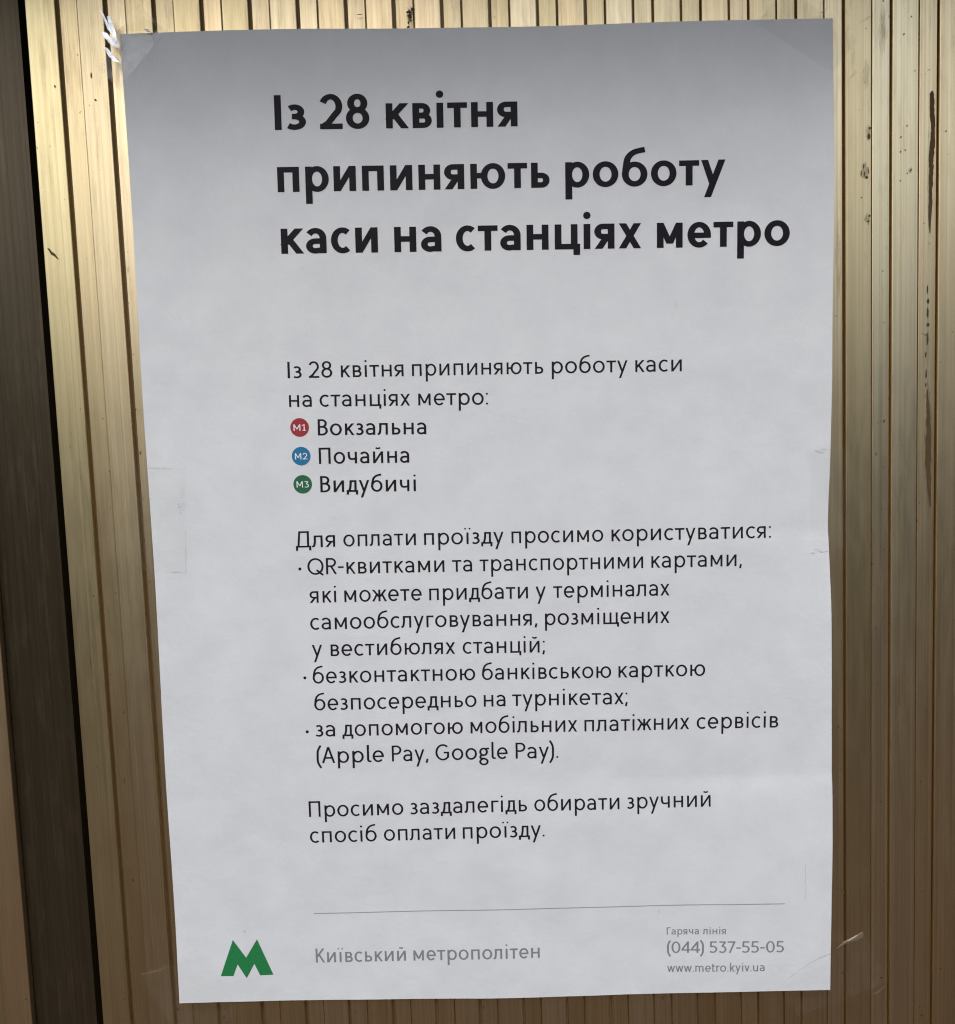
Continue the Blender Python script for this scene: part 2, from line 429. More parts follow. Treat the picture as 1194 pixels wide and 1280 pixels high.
    if ch == '2':
        W = wd(590, 640)
        p.arc(W * .49, C - t / 2 - .265 * C, W * .47 - h * .7, .275 * C, 158, -32, 16, post=[(.62 * W, .38 * C), (.36 * W, .17 * C), (h * 1.1, t * .6)]); p.Hb(0, W, t / 2); return W, O, O
    if ch == '3':
        W = 560; m = .56 * C; p.Hb(.06 * W, .86 * W, C - t / 2); p.path([(.84 * W, C - t * .6), (.42 * W, m + t * .2)])
        ry = (m - t / 2) / 2 + 6; p.arc(.44 * W, m - ry, W - h - .44 * W, ry, 95, -142, 18); return W, O, O
    if ch == '4': W = 640; p.V(.72 * W, 0, C); p.path([(.72 * W, C * .94), (.06 * W, .30 * C)]); p.Hb(0, W, .26 * C); return W, Dg, Dg
    if ch == '5':
        W = 560; p.Hb(.18 * W, .92 * W, C - t / 2); p.path([(.20 * W, C), (.13 * W, .52 * C)])
        p.arc(.42 * W, .31 * C, W - h - .42 * W, .31 * C - t / 2 + 6, 128, -140, 20); return W, O, O
    if ch == '7': W = 580; p.Hb(0, W, C - t / 2); p.D(W - h * 1.2, C - t / 2, .28 * W, 0); return W, Dg, Dg
    if ch == '8':
        W = wd(610, 660); m = .54 * C
        p.ring(W * .07, W * .93, m - t / 2 + 6, C, 6); p.ring(0, W, 0, m + t / 2 - 6, 6); return W, O, O
    r = wd(60, 100)
    if ch == '.': p.dot(r, r, r); return 2 * r, O, O
    if ch == ',': p.path([(r * 1.5, r * 2), (r * .5, -r * 2.2)], .95); return 2 * r, O, O
    if ch == ':': p.dot(r, r, r); p.dot(r, X - r, r); return 2 * r, O, O
    if ch == ';': p.dot(r * 1.2, X - r, r); p.path([(r * 1.5, r * 2), (r * .5, -r * 2.2)], .95); return 2.2 * r, O, O
    if ch == '-': W = 330; p.Hb(0, W, .42 * C); return W, Dg + 20, Dg + 20
    if ch == '(': W = 240; p.curve([(W, C * 1.10), (.36 * W, C * .78), (h, C * .40), (.36 * W, C * .02), (W, -C * .30)]); return W, O, Dg
    if ch == ')': W = 240; p.curve([(0, C * 1.10), (.64 * W, C * .78), (W - h, C * .40), (.64 * W, C * .02), (0, -C * .30)]); return W, Dg, O
    raise ValueError("no glyph " + repr(ch))

WEIGHTS = {'B': (192, 158, 1.0), 'M': (130, 113, 0.06), 'R': (118, 104, 0.0)}

def word_polys(text, weight):
    """-> list of strokes (each a list of polygons) in font units, ink width"""
    wv, tv, bv = WEIGHTS[weight]
    x, out, first, prev = 0.0, [], True, 0.0
    for ch in text:
        p = Pen(wv, tv, bv)
        W, l, r = glyph(ch, p)
        if not first: x += prev + l
        for st in p.polys: out.append([[(a + x, b) for a, b in poly] for poly in st])
        x += W; prev = r; first = False
    return out, x

# ------------------------------------------------------------------ setting: ground below, lintel above, the slatted wall
def box(name, x0, x1, y0, y1, z0, z1, mat, parent=None):
    v = [(x, y, z) for x in (x0, x1) for y in (y0, y1) for z in (z0, z1)]
    f = [(0, 1, 3, 2), (4, 6, 7, 5), (0, 4, 5, 1), (2, 3, 7, 6), (0, 2, 6, 4), (1, 5, 7, 3)]
    return mesh_obj(name, v, f, mat, parent)

g = mesh_obj("ground", [(-400, -400, -1.5), (400, -400, -1.5), (400, 400, -1.5), (-400, 400, -1.5)], [(0, 1, 2, 3)], M["ground"])
tag(g, kind="structure")
lint = box("shading_lintel", -1.6, 1.6, -.15, .08, .300, .48, M["lintel"])  # unseen overhang, placed and sized to shade the top of the poster
tag(lint, kind="structure")

# unseen low block added behind the camera, darkening what the slats mirror
opp = box("added_dark_block", -60, 60, -8.6, -8.0, -1.5, 1.5, M["dark_block"])
tag(opp, kind="structure")

wall = bpy.data.objects.new("slatted_wall", None); COL.objects.link(wall)
wall.empty_display_size = .1
tag(wall, "wall of vertical champagne metal slats behind the white poster, stained at the right", "wall")
PITCH, A0 = .0201, -.1738
ZB, ZT = -1.5, .2995
slat_meshes = {}
def slat_mesh(wd, proud):
    """extruded bar: flat face with tiny chamfers; y=proud is the face, back at +11 mm"""
    key = (round(wd, 5), proud)
    if key in slat_meshes: return slat_meshes[key]
    c = .00032; hw = wd / 2
    prof = [(-hw, .011), (-hw, proud + c), (-hw + c * .35, proud + c * .3), (-hw + c, proud), (0, proud - .00003), (hw - c, proud), (hw - c * .35, proud + c * .3), (hw, proud + c), (hw, .011)]
    zs = [ZB, -.6, -.2, .1, ZT]
    v = [(x, y, z) for z in zs for x, y in prof]; n = len(prof)
    f = [(k * n + i, k * n + i + 1, (k + 1) * n + i + 1, (k + 1) * n + i) for k in range(len(zs) - 1) for i in range(n - 1)]
    f.append(tuple((len(zs) - 1) * n + i for i in range(n))[::1]); f.append(tuple(range(n))[::-1])
    me = bpy.data.meshes.new("slat"); me.from_pydata(v, [], f); me.update(); me.materials.append(M["slat"])
    slat_meshes[key] = me; return me
def slat(x0, x1, recess):
    w = x1 - x0
    o = bpy.data.objects.new("slat", slat_mesh(w, recess)); COL.objects.link(o); o.parent = wall
    o.location = ((x0 + x1) / 2 + rnd.uniform(-.00010, .00010), rnd.uniform(-.0001, .0001), 0)
    o.rotation_euler = (rnd.uniform(-.0004, .0004), 0, rnd.uniform(-.010, .010))
    return o
REC = .0016
def pair(ax):
    slat(ax + .00070, ax + .00825, REC)          # narrow slat, set back
    slat(ax + .0087, ax + PITCH - .00035, 0.0)   # wide slat, proud
slat(-.1866, A0 - .00035, 0.0)
for k in range(0, 25): pair(A0 + PITCH * k)
# the other side of the dark channel
xl = -.2192
for k in range(5):
    slat(xl - .0112, xl, 0.0); slat(xl - .0197, xl - .0116, REC); xl -= PITCH
box("backing", -.1862, .36, .0034, .03, ZB, ZT - .0005, M["groove"], wall)
box("backing", -.36, -.2196, .0034, .03, ZB, ZT - .0005, M["groove"], wall)
box("gap_floor", -.1925, -.1869, .026, .0302, ZB, ZT, M["black"], wall)
cs = box("channel_strip", -.2189, -.1912, .0042, .0255, ZB, ZT, M["channel"], wall)
tag(cs, "dark bronze strip sunk between the slats")

# marks that stand on the slats
def blob(name, outline, y, mat, parent, lift=.00018, seed=0):
    """irregular low mound: outline in mm (x, z), raised in the middle"""
    r = random.Random(seed)
    cx = sum(p[0] for p in outline) / len(outline); cz = sum(p[1] for p in outline) / len(outline)
    v, f = [(cx * MM, y - lift, cz * MM)], []
    n = len(outline)
    for ring, (s, l) in enumerate(((.6, lift * .9), (1.0, .00002))):
        for x, z in outline:
            v.append(((cx + (x - cx) * s) * MM, y - l, (cz + (z - cz) * s) * MM))
    for i in range(n):
        j = (i + 1) % n
        f.append((0, 1 + j, 1 + i)); f.append((1 + i, 1 + j, 1 + n + j, 1 + n + i))
    o = mesh_obj(name, v, f, mat, parent, smooth=True); return o
def splat(cx, cz, rx, rz, y, mat, name="grime_spot", seed=0, n=15, parent=None, jag=.45):
    r = random.Random(seed)
    return blob(name, [(cx + rx * (1 - jag * r.random()) * math.cos(2 * math.pi * i / n), cz + rz * (1 - jag * r.random()) * math.sin(2 * math.pi * i / n)) for i in range(n)], y, mat, parent or wall, .00012)
def run(name, line, widths, y, mat, seed=3):
    """a dried run of liquid following a line, edges uneven"""
    r = random.Random(seed); L, Rr, Cc = [], [], []
    for i in range(len(line) - 1):
        (xa, za), (xb, zb) = line[i], line[i + 1]; wa, wb = widths[i], widths[i + 1]
        for j in range(6):
            u = j / 6; x = xa + (xb - xa) * u; z = za + (zb - za) * u; w = (wa + (wb - wa) * u) / 2
            L.append((x - w * r.uniform(.78, 1.15), z)); Rr.append((x + w * r.uniform(.78, 1.15), z)); Cc.append((x, z))
    v, f = [], []
    for a, c, b in zip(L, Cc, Rr):
        v += [(a[0] * MM, y - .00002, a[1] * MM), (c[0] * MM, y - .00022, c[1] * MM), (b[0] * MM, y - .00002, b[1] * MM)]
    for i in range(len(L) - 1):
        q = 3 * i; f += [(q, q + 1, q + 4, q + 3)[::-1], (q + 1, q + 2, q + 5, q + 4)[::-1]]
    return mesh_obj(name, v, f, mat, wall, smooth=True)
yr, yp = REC - .00028, -.00028
d = run("dried_run", [(194.0, 182), (194.0, 180.9), (194.2, 172.8), (194.6, 166.6), (194.4, 161.1), (193.9, 154.1), (193.9, 147.9), (193.7, 141.6), (193.6, 133.8), (193.4, 127.5), (193.6, 121.9)],
        [.5, 1.7, 2.0, 1.5, 2.0, 2.0, 1.8, 1.5, 1.5, 1.0, .1], yr, M["drip"])
tag(d, "long dark brown dried run near the right edge")
for i, (x, z, h, wd_) in enumerate([(192.6, 99, 2.4, .35), (192.9, 94, 1.5, .6), (192.8, 89, 2.6, .5), (192.9, 84, 1.2, .7), (192.8, 78, 3.2, .45), (192.0, 71, 1.6, .35), (192.3, 63, 2.4, .4), (192.2, 58, 1.2, .3)]):
    splat(x, z, wd_, h, yr, M["drip"], "dried_spot", 40 + i)
run("dried_run", [(192.7, 56), (193.2, 47), (193.5, 40.9), (193.3, 26.9), (193.7, 16.3), (194.8, 2.1)], [.3, 1.1, 1.7, 2.4, 1.9, .1], yr, M["drip"], 5)
for i, (x, z, a, b) in enumerate([(166.9, 167.2, .8, .5), (166.5, 163.8, .7, 1.6), (164.3, 151.6, .3, 1.3), (163.2, 148.5, .25, 1.8), (164.6, 148.2, .2, 1.4), (165.6, 146.9, .8, .7), (166.4, 149.5, .2, 1.5), (166.8, 130.8, .55, .6), (166.2, 128.5, .5, .4), (167.6, 175.3, .3, .3), (163.4, 138.5, .3, .4)]):
    splat(x, z, a, b, yp, M["grime"], "grime_spot", i)
for i, (x, z) in enumerate([(182.8, 167.6), (180.2, 163.0), (180.1, 157), (182.0, 157.6), (184.2, 148.9), (183.0, 147.9), (184.6, 149.3), (180.0, 144.9), (199.4, 164.8), (205.2, 161), (181.3, 205), (184.4, 212), (186.0, 190)]):
    splat(x, z, rnd.uniform(.2, .45), rnd.uniform(.25, .5), yp, M["grime"], "grime_spot", 60 + i)
# softer dirt: thin see-through films round the heavy marks
def soft(x, z, a, b, y, mat="stain_faint", seed=0): splat(x, z, a, b, y + .00008, M[mat], "dirt_film", seed, n=26, jag=.55)
soft(173.1, 206.5, 2.3, 12, yr, "stain_faint", 1); soft(173.3, 208.6, 1.6, 7, yr - .00006, "stain_faint", 2)
soft(166.0, 165.3, 1.5, 4.2, yp, "stain", 3); soft(164.6, 149.5, 2.3, 4.4, yp, "stain", 4); soft(165.9, 129.5, 1.5, 3.0, yp, "stain", 5)
soft(165.3, 189, 1.8, 9, yp, "stain_faint", 6); soft(184.2, 149, 1.3, 1.6, yp, "stain", 7); soft(193.4, 146, 1.6, 42, yr, "stain_faint", 8)
soft(193.3, 30, 2.1, 34, yr, "stain", 9); soft(192.8, 80, 1.0, 22, yr, "stain_faint", 10); soft(-25.8, 219, 2.0, 6.0, yp, "stain", 11)
soft(154, 112, 1.5, 22, yr + .0001, "stain_faint", 14)
soft(-161, 195, 1.4, 9, yr, "stain_faint", 15); soft(-158.6, 66, 2.2, 16, yr, "stain_faint", 16); soft(-179, -60, 2.2, 26, yp, "stain_faint", 17)
soft(164, -165, 3.4, 10, yp, "stain_faint", 18); soft(182, -90, 3.4, 30, yp, "stain_faint", 19); soft(173, -30, 2.4, 24, yr, "stain_faint", 20)
c_ = blob("chip", [(-184.9, 129.8), (-184.0, 129.5), (-183.2, 128.2), (-182.0, 127.4), (-181.2, 126.2), (-180.4, 124.8), (-181.0, 125.0), (-182.2, 126.2), (-183.4, 126.9), (-184.2, 128.3)], yp, M["grime"], wall)
r = random.Random(11)
for i in range(9):
    splat(-26.2 + r.uniform(-1.2, 1.2), 219 + r.uniform(-4.4, 3.2), r.uniform(.5, 1.3), r.uniform(.5, 1.2), (REC if i % 9 == 10 else 0) - .00028 - i * .00002, M["grime"], "grime_spot", 90 + i, jag=.6)
splat(-47.0, 220.6, 1.6, .18, yp, M["grime"], "grime_spot", 101); splat(-34.5, 213.6, .35, 3.2, yr, M["grime"], "grime_spot", 102)
splat(-161.8, -15.2, .75, .8, yr, M["grime"], "nub", 103, jag=.1)
for i, (x, z, a, b) in enumerate([(-161, 200, .3, 1.6), (-160, 190, .5, .5), (-176.5, 196, .35, .9), (-152.5, 120.4, .25, 1.5), (-152.0, 60, .5, .4), (-181.5, 45, .3, .3), (-153.2, 12, .3, .3), (-171, -170, .4, .4), (155, -171, .8, .9), (152.5, -168.5, .5, .4), (-171.2, -213, .6, .5)]):
    splat(x, z, a, b, yp, M["grime"], "grime_spot", 120 + i)
# frayed bits of seal caught in the black gap
r = random.Random(5)
for i, (x, z) in enumerate([(-194.4, -134.8), (-193.8, -138.6), (-195.3, -140.7), (-192.9, -143.6), (-193.2, -152.2), (-193.4, -157.5), (-193.7, -163.6), (-194.4, -160.6)]):
    pts = []
    for j in range(7):
        a = 2 * math.pi * j / 7; q = r.uniform(.25, 1.15)
        pts.append(((x + q * .9 * math.cos(a)) * MM, .0075 + r.uniform(-.0012, .0012), (z + q * 1.7 * math.sin(a)) * MM))
    pts.append((x * MM, .0062, z * MM))
    mesh_obj("frayed_seal", pts, [(7, j, (j + 1) % 7) for j in range(7)], M["fray"], wall)

# ------------------------------------------------------------------ poster
CORN = {"tl": (-146.62, 214.99), "tr": (149.58, 210.68), "br": (147.34, -215.38), "bl": (-149.95, -210.37)}   # mm on the wall
def n2(x, z, s, seed=0.0): return noise.noise(Vector((x * s + seed, z * s * .8 - seed, seed * 1.7)))
def paper_y(x, z):
    """mm in front of the slats (positive = towards the viewer) at wall position x, z in mm"""
    y = 3.5 + 1.15 * n2(x, z, .011, 3.1) + .45 * n2(x, z, .027, 9.2) + .10 * n2(x, z, .075, 5.5)
    def crease(zc, x0, x1, amp, wu, wd):
        f = min(1, max(0, (x - x0) / (x1 - x0))); d = z - zc
        return amp * f * math.exp(-abs(d) / (wu if d > 0 else wd))
    y += crease(-112.5 - .01 * x + .6 * math.sin(x * .05), -30, 130, -.95, 20, 5)
    y += crease(-3.5 + .4 * math.sin(x * .08), 60, 147, -.85, 13, 3)
    y += crease(62, 120, 147, .3, 5, 5) + .25 * math.exp(-((x - 100) / 34) ** 2 - ((z - 150) / 9) ** 2)
    low = min(1, max(0, (40 - z) / 90)); y += .42 * low * noise.noise(Vector((x * .008, z * .034 + x * .006, 4.4)))
    y += 1.5 * math.exp(-max(0, 149 - x) / 13) * min(1, min(abs(z - 10) / 45, (213 - z) / 60 + .1, (z + 213) / 60 + .1))
    e = min(x + 150, 149 - x)                      # side edges curl a touch, taped places are pulled down
    y += .18 * math.exp(-max(0, e) / 12) * (.5 + n2(x, z, .02, 1.3))
    return max(1.6, y)
def paper_pt(u, v):
    (ax, az), (bx, bz), (cx, cz), (dx, dz) = CORN["tl"], CORN["tr"], CORN["br"], CORN["bl"]
    x = (ax * (1 - u) + bx * u) * v + (dx * (1 - u) + cx * u) * (1 - v)
    z = (az * (1 - u) + bz * u) * v + (dz * (1 - u) + cz * u) * (1 - v)
    x += u ** 8 * (-.9 * math.exp(-((z + 2) / 26) ** 2) + .5 * math.exp(-((z - 150) / 60) ** 2) + .6 * math.exp(-((z + 120) / 50) ** 2))
    x += (1 - u) ** 8 * (.5 * math.sin(math.pi * v)) + (1 - u) ** 8 * .25 * math.sin(v * 17)
    z += v ** 10 * .35 * math.sin(u * 9) + (1 - v) ** 10 * .4 * math.sin(u * 7 + 1)
    return x, z
NU, NV = 110, 170
pv, pf = [], []
for side in (0, .12):
    for j in range(NV + 1):
        for i in range(NU + 1):
            x, z = paper_pt(i / NU, j / NV)
            pv.append((x * MM, -(paper_y(x, z) - side) * MM, z * MM))
S = (NU + 1) * (NV + 1)
for j in range(NV):
    for i in range(NU):
        a = j * (NU + 1) + i
        pf.append((a, a + 1, a + NU + 2, a + NU + 1)); pf.append((S + a, S + a + NU + 1, S + a + NU + 2, S + a + 1))
rim = [i for i in range(NU + 1)] + [j * (NU + 1) + NU for j in range(1, NV + 1)] + [NV * (NU + 1) + i for i in range(NU - 1, -1, -1)] + [j * (NU + 1) for j in range(NV - 1, 0, -1)]
for a, b in zip(rim, rim[1:] + rim[:1]):
    q = len(pv); pv += [pv[b], pv[a], pv[S + a], pv[S + b]]; pf.append((q, q + 1, q + 2, q + 3))
poster = mesh_obj("poster", pv, pf, M["paper"], None, smooth=True)
poster.data.shade_smooth()
tag(poster, "white paper notice in Ukrainian with a green M, taped to the slatted metal wall", "poster")

def subdivide(q, step=2.6):
    """split a 4-gon so that it can follow the paper"""
    if len(q) != 4: return [q]
    a, b, c, d = q
    def D(p, r): return math.hypot(p[0] - r[0], p[1] - r[1])
    lu, lv = max(D(a, b), D(d, c)), max(D(a, d), D(b, c))
    nu, nv = max(1, math.ceil(lu / step)), max(1, math.ceil(lv / step))
    if nu * nv == 1: return [q]
    def P(u, v): return tuple((a[k] * (1 - u) + b[k] * u) * (1 - v) + (d[k] * (1 - u) + c[k] * u) * v for k in (0, 1))
    return [[P(i / nu, j / nv), P((i + 1) / nu, j / nv), P((i + 1) / nu, (j + 1) / nv), P(i / nu, (j + 1) / nv)] for i in range(nu) for j in range(nv)]
def printed(name, strokes, mat, parent, base=.10, label=None):
    """flat print lying on the paper; strokes = lists of polygons in wall mm"""
    v, f = [], []
    for k, st in enumerate(strokes):
        lift = base + (k % 9) * .004
        for poly in st:
            for q in subdivide(poly):
                area = sum(q[i][0] * q[(i + 1) % len(q)][1] - q[(i + 1) % len(q)][0] * q[i][1] for i in range(len(q)))
                if area < 0: q = q[::-1]
                s = len(v)
                for x, z in q: v.append((x * MM, -(paper_y(x, z) + lift) * MM, z * MM))
                f.append(tuple(range(s, s + len(q))))
    o = mesh_obj(name, v, f, mat, parent)
    if label: o["label"] = label
    return o
LINES = [
    ('B', [('Із', -84.47, 173.89, -71.34, 173.64, 14.09), ('28', -65.58, 173.54, -44.85, 173.15, 14.09), ('квітня', -37.97, 173.02, 17.2, 171.99, 14.1)]),
    ('B', [('припиняють', -84.68, 148.49, 29.89, 146.47, 14.26), ('роботу', 36.52, 146.35, 104.39, 145.16, 14.27)]),
    ('B', [('каси', -84.58, 123.04, -43.67, 122.26, 14.42), ('на', -36.71, 122.12, -16.75, 121.74, 14.43), ('станціях', -10.6, 121.62, 68.32, 120.11, 14.43), ('метро', 74.78, 119.98, 131.09, 118.9, 14.44)]),
    ('R', [('Із', -84.96, 70.83, -78.93, 70.72, 6.97), ('28', -75.91, 70.66, -65.82, 70.47, 6.97), ('квітня', -62.11, 70.4, -35.19, 69.9, 6.97), ('припиняють', -31.56, 69.83, 24.82, 68.77, 6.97), ('роботу', 28.46, 68.7, 61.16, 68.09, 6.98), ('каси', 64.45, 68.03, 84.53, 67.65, 6.98)]),
    ('R', [('на', -85.04, 58.53, -75.27, 58.29, 7.01), ('станціях', -71.9, 58.21, -32.88, 57.26, 7.01), ('метро:', -29.42, 57.18, 0.63, 56.45, 7.01)]),
    ('M', [('Вокзальна', -73.32, 45.87, -26.48, 44.72, 6.98)]),
    ('M', [('Почайна', -73.53, 33.54, -34.39, 32.68, 7.02)]),
    ('M', [('Видубичі', -73.56, 21.21, -32.05, 20.18, 7.06)]),
    ('R', [('Для', -85.4, -2.54, -68.33, -2.83, 7.13), ('оплати', -64.75, -2.89, -33.03, -3.42, 7.13), ('проїзду', -29.45, -3.48, 5.37, -4.06, 7.13), ('просимо', 8.75, -4.12, 48.79, -4.79, 7.14), ('користуватися:', 52.38, -4.85, 122.41, -6.02, 7.14)]),
    ('R', [('QR-квитками', -80.93, -14.68, -21.03, -15.71, 7.17), ('та', -17.64, -15.77, -8.91, -15.92, 7.17), ('транспортними', -5.62, -15.98, 65.98, -17.22, 7.17), ('картами,', 69.58, -17.28, 109.22, -17.97, 7.18)]),
    ('R', [('які', -80.67, -27.18, -69.06, -27.37, 7.17), ('можете', -65.46, -27.43, -31.51, -27.98, 7.17), ('придбати', -28.22, -28.04, 15.14, -28.75, 7.18), ('у', 18.44, -28.8, 23.08, -28.88, 7.18), ('терміналах', 26.23, -28.93, 77.38, -29.77, 7.18)]),
    ('R', [('самообслуговування,', -80.99, -39.09, 18.74, -40.93, 7.21), ('розміщених', 22.25, -41.0, 77.16, -42.01, 7.22)]),
    ('R', [('у', -80.91, -51.07, -76.26, -51.16, 7.21), ('вестибюлях', -72.64, -51.24, -17.73, -52.36, 7.21), ('станцій;', -14.42, -52.43, 21.82, -53.17, 7.22)]),
    ('R', [('безконтактною', -81.13, -63.14, -9.39, -64.54, 7.21), ('банківською', -6.37, -64.6, 50.8, -65.71, 7.22), ('карткою', 54.03, -65.77, 92.54, -66.52, 7.22)]),
    ('R', [('безпосередньо', -81.06, -75.29, -9.24, -76.64, 7.25), ('на', -6.0, -76.71, 3.61, -76.89, 7.26), ('турнікетах;', 6.64, -76.95, 57.8, -77.91, 7.26)]),
    ('R', [('за', -81.19, -87.31, -72.48, -87.48, 7.29), ('допомогою', -69.24, -87.55, -15.76, -88.62, 7.29), ('мобільних', -12.32, -88.69, 35.19, -89.65, 7.29), ('платіжних', 38.34, -89.71, 85.27, -90.66, 7.3), ('сервісів', 88.52, -90.72, 124.93, -91.45, 7.3)]),
    ('R', [('(Apple', -81.32, -99.5, -51.38, -100.05, 7.33), ('Pay,', -47.82, -100.11, -31.77, -100.41, 7.33), ('Google', -28.42, -100.47, 3.8, -101.06, 7.33), ('Pay).', 7.36, -101.13, 26.38, -101.48, 7.33)]),
    ('R', [('Просимо', -86.08, -124.24, -43.83, -124.81, 7.33), ('заздалегідь', -40.76, -124.85, 11.66, -125.56, 7.34), ('обирати', 14.94, -125.61, 53.14, -126.12, 7.34), ('зручний', 56.52, -126.17, 94.2, -126.68, 7.34)]),
    ('R', [('спосіб', -86.32, -136.4, -56.33, -136.73, 7.37), ('оплати', -53.06, -136.77, -21.0, -137.13, 7.37), ('проїзду.', -17.62, -137.16, 19.18, -137.57, 7.37)]),
    ('M', [('Київський', -86.76, -193.27, -45.73, -193.78, 6.68), ('метрополітен', -42.27, -193.83, 15.2, -194.56, 6.68)]),
    ('M', [('Гаряча', 73.28, -186.06, 87.85, -186.34, 3.43), ('лінія', 89.63, -186.38, 100.02, -186.58, 3.43)]),
    ('M', [('(044)', 73.26, -194.84, 89.97, -195.2, 5.42), ('537-55-05', 92.6, -195.26, 126.2, -195.98, 5.43)]),
    ('M', [('www.metro.kyiv.ua', 73.09, -203.84, 117.35, -204.71, 4.03)]),
]

def line_strokes(style, words):
    out = []
    for text, x0, z0, x1, z1, cap in words:
        st, W = word_polys(text, style)
        L = math.hypot(x1 - x0, z1 - z0); ux, uz = (x1 - x0) / L, (z1 - z0) / L
        kx, ky = L / W, cap / 1000
        for s in st: out.append([[(x0 + a * kx * ux - b * ky * uz, z0 + a * kx * uz + b * ky * ux) for a, b in poly] for poly in s])
    return out
for style, words in LINES:
    full = " ".join(w[0] for w in words)
    if style == 'B': nm, mat = "heading_line", M["ink"]
    elif words[0][2] < -185: nm, mat = "footer_line", M["grey"]
    else: nm, mat = "text_line", M["ink_body"]
    printed(nm, line_strokes(style, words), mat, poster, label=("line of print reading " + full) if len(full) < 60 else None)
def disc(x, z, r, n=40): return [[[(x, z), (x + r * math.cos(2 * math.pi * i / n), z + r * math.sin(2 * math.pi * i / n)), (x + r * math.cos(2 * math.pi * (i + 1) / n), z + r * math.sin(2 * math.pi * (i + 1) / n))] for i in range(n)]]
for (x, z), mat, txt, lab in (((-81.03, 49.6), "red", "M1", "red disc marked M1"), ((-81.05, 37.22), "blue", "M2", "blue disc marked M2"), ((-81.04, 25.01), "green", "M3", "green disc marked M3")):
    b = printed("line_badge", disc(x, z, 4.02), M[mat], poster, label=lab)
    st, W = word_polys(txt, 'M'); k = 5.3 / W; cap = 2.75
    printed("badge_lettering", [[[(x - 2.65 + a * k, z - cap / 2 + c * cap / 1000 - a * k * .018) for a, c in poly] for poly in s] for s in st], M["white"], b, base=.15)
for x, z in ((-84.18, -11.97), (-84.5, -60.48), (-84.81, -84.97)): printed("bullet", disc(x, z, .68, 16), M["ink_body"], poster)
ra, rb = (-86.51, -169.84), (126.84, -172.92)
n = 90
printed("divider_line", [[[(ra[0] + (rb[0] - ra[0]) * (i + a) / n, ra[1] + (rb[1] - ra[1]) * (i + a) / n + o) for a, o in ((0, -.19), (1, -.19), (1, .19), (0, .19))] for i in range(n)]], M["grey_light"], poster)
lg = [(-130.26, -197.69), (-123.86, -180.81), (-118.25, -189.42), (-112.89, -180.9), (-106.36, -198.1), (-112.34, -198.08), (-114.7, -192.45), (-118.55, -199.16), (-122.32, -192.37), (-124.51, -197.87)]
LG = lambda *ix: [lg[i] for i in ix]
printed("logo", [[LG(0, 9, 8, 1), LG(8, 7, 2, 1), LG(7, 6, 3, 2), LG(6, 5, 4, 3)]], M["logo"], poster, label="green letter M emblem")
# small marks on the paper
def mark(name, outline, mat): printed(name, [[outline]], mat, poster, base=.08)
r = random.Random(21)
def smudge(x, z, a, b, mat="smudge", n=11):
    mark("smudge", [(x + a * r.uniform(.5, 1) * math.cos(2 * math.pi * i / n), z + b * r.uniform(.5, 1) * math.sin(2 * math.pi * i / n)) for i in range(n)], M[mat])
smudge(-118.4, -177.1, .9, .8); smudge(70.0, -175.0, .35, 1.3)
for i in range(12): smudge(136.2 + r.uniform(-.15, .15), -155.0 - i * 1.4, .16, 1.2, "bluemark", 7)

# ------------------------------------------------------------------ clear tape
def inside(x, z):
    # signed distance (mm) outside the sheet, 0 within
    l = -148.3 + (z - 214) * -.0 ; l = -146.9 + (214 - z) * (-3.1 / 426.)
    rr = 149.4 + (212 - z) * (-2.2 / 426.); t = 213 - (x) * .0146; b = -212.9 - x * .0168
    return max(l - x, x - rr, z - t, b - z, 0)
def drape(x, z, lift):
    d = inside(x, z); k = min(1, d / 6.0); k = k * k * (3 - 2 * k)
    return (paper_y(x, z) + lift) * (1 - k) + (.35 + lift) * k
def tape(label, quad, nu=44, nv=34, wr=.35, seed=1.0, mat="tape", jag=()):
    a, b, c, d = quad; v, f = [], []
    for j in range(nv + 1):
        for i in range(nu + 1):
            u, w = i / nu, j / nv
            if 0 in jag and i == 0: u += .03 * n2(j, 1, .9, seed)
            x = (a[0] * (1 - u) + b[0] * u) * (1 - w) + (d[0] * (1 - u) + c[0] * u) * w
            z = (a[1] * (1 - u) + b[1] * u) * (1 - w) + (d[1] * (1 - u) + c[1] * u) * w
            x += .25 * n2(i + j * 3, 2, .21, seed); z += .25 * n2(i * 2, j, .23, seed + 4)
            o = .25 + wr * abs(n2(x, z, .16, seed)) * (1 if inside(x, z) > 0 else .35)
            v.append((x * MM, -drape(x, z, o) * MM, z * MM))
    for j in range(nv):
        for i in range(nu):
            q = j * (nu + 1) + i; f.append((q, q + nu + 1, q + nu + 2, q + 1))
    o = mesh_obj("clear_tape", v, f, M[mat], None, smooth=True)
    tag(o, label, "tape", "clear tape holding the poster"); return o
def fold(parent, pts, mat="tape_glint", peak=.9, flat=None, name="wrinkle_glint"):
    """a pinched fold of tape: outline with a raised spine"""
    n = len(pts); cx = sum(p[0] for p in pts) / n; cz = sum(p[1] for p in pts) / n
    v = [(x * MM, -(drape(x, z, .55) if flat is None else flat + .03 * (z - cz)) * MM, z * MM) for x, z in pts]
    v.append((cx * MM, -((drape(cx, cz, .55) if flat is None else flat) + peak) * MM, cz * MM))
    return mesh_obj(name, v, [(n, i, (i + 1) % n) for i in range(n)], M[mat], parent)

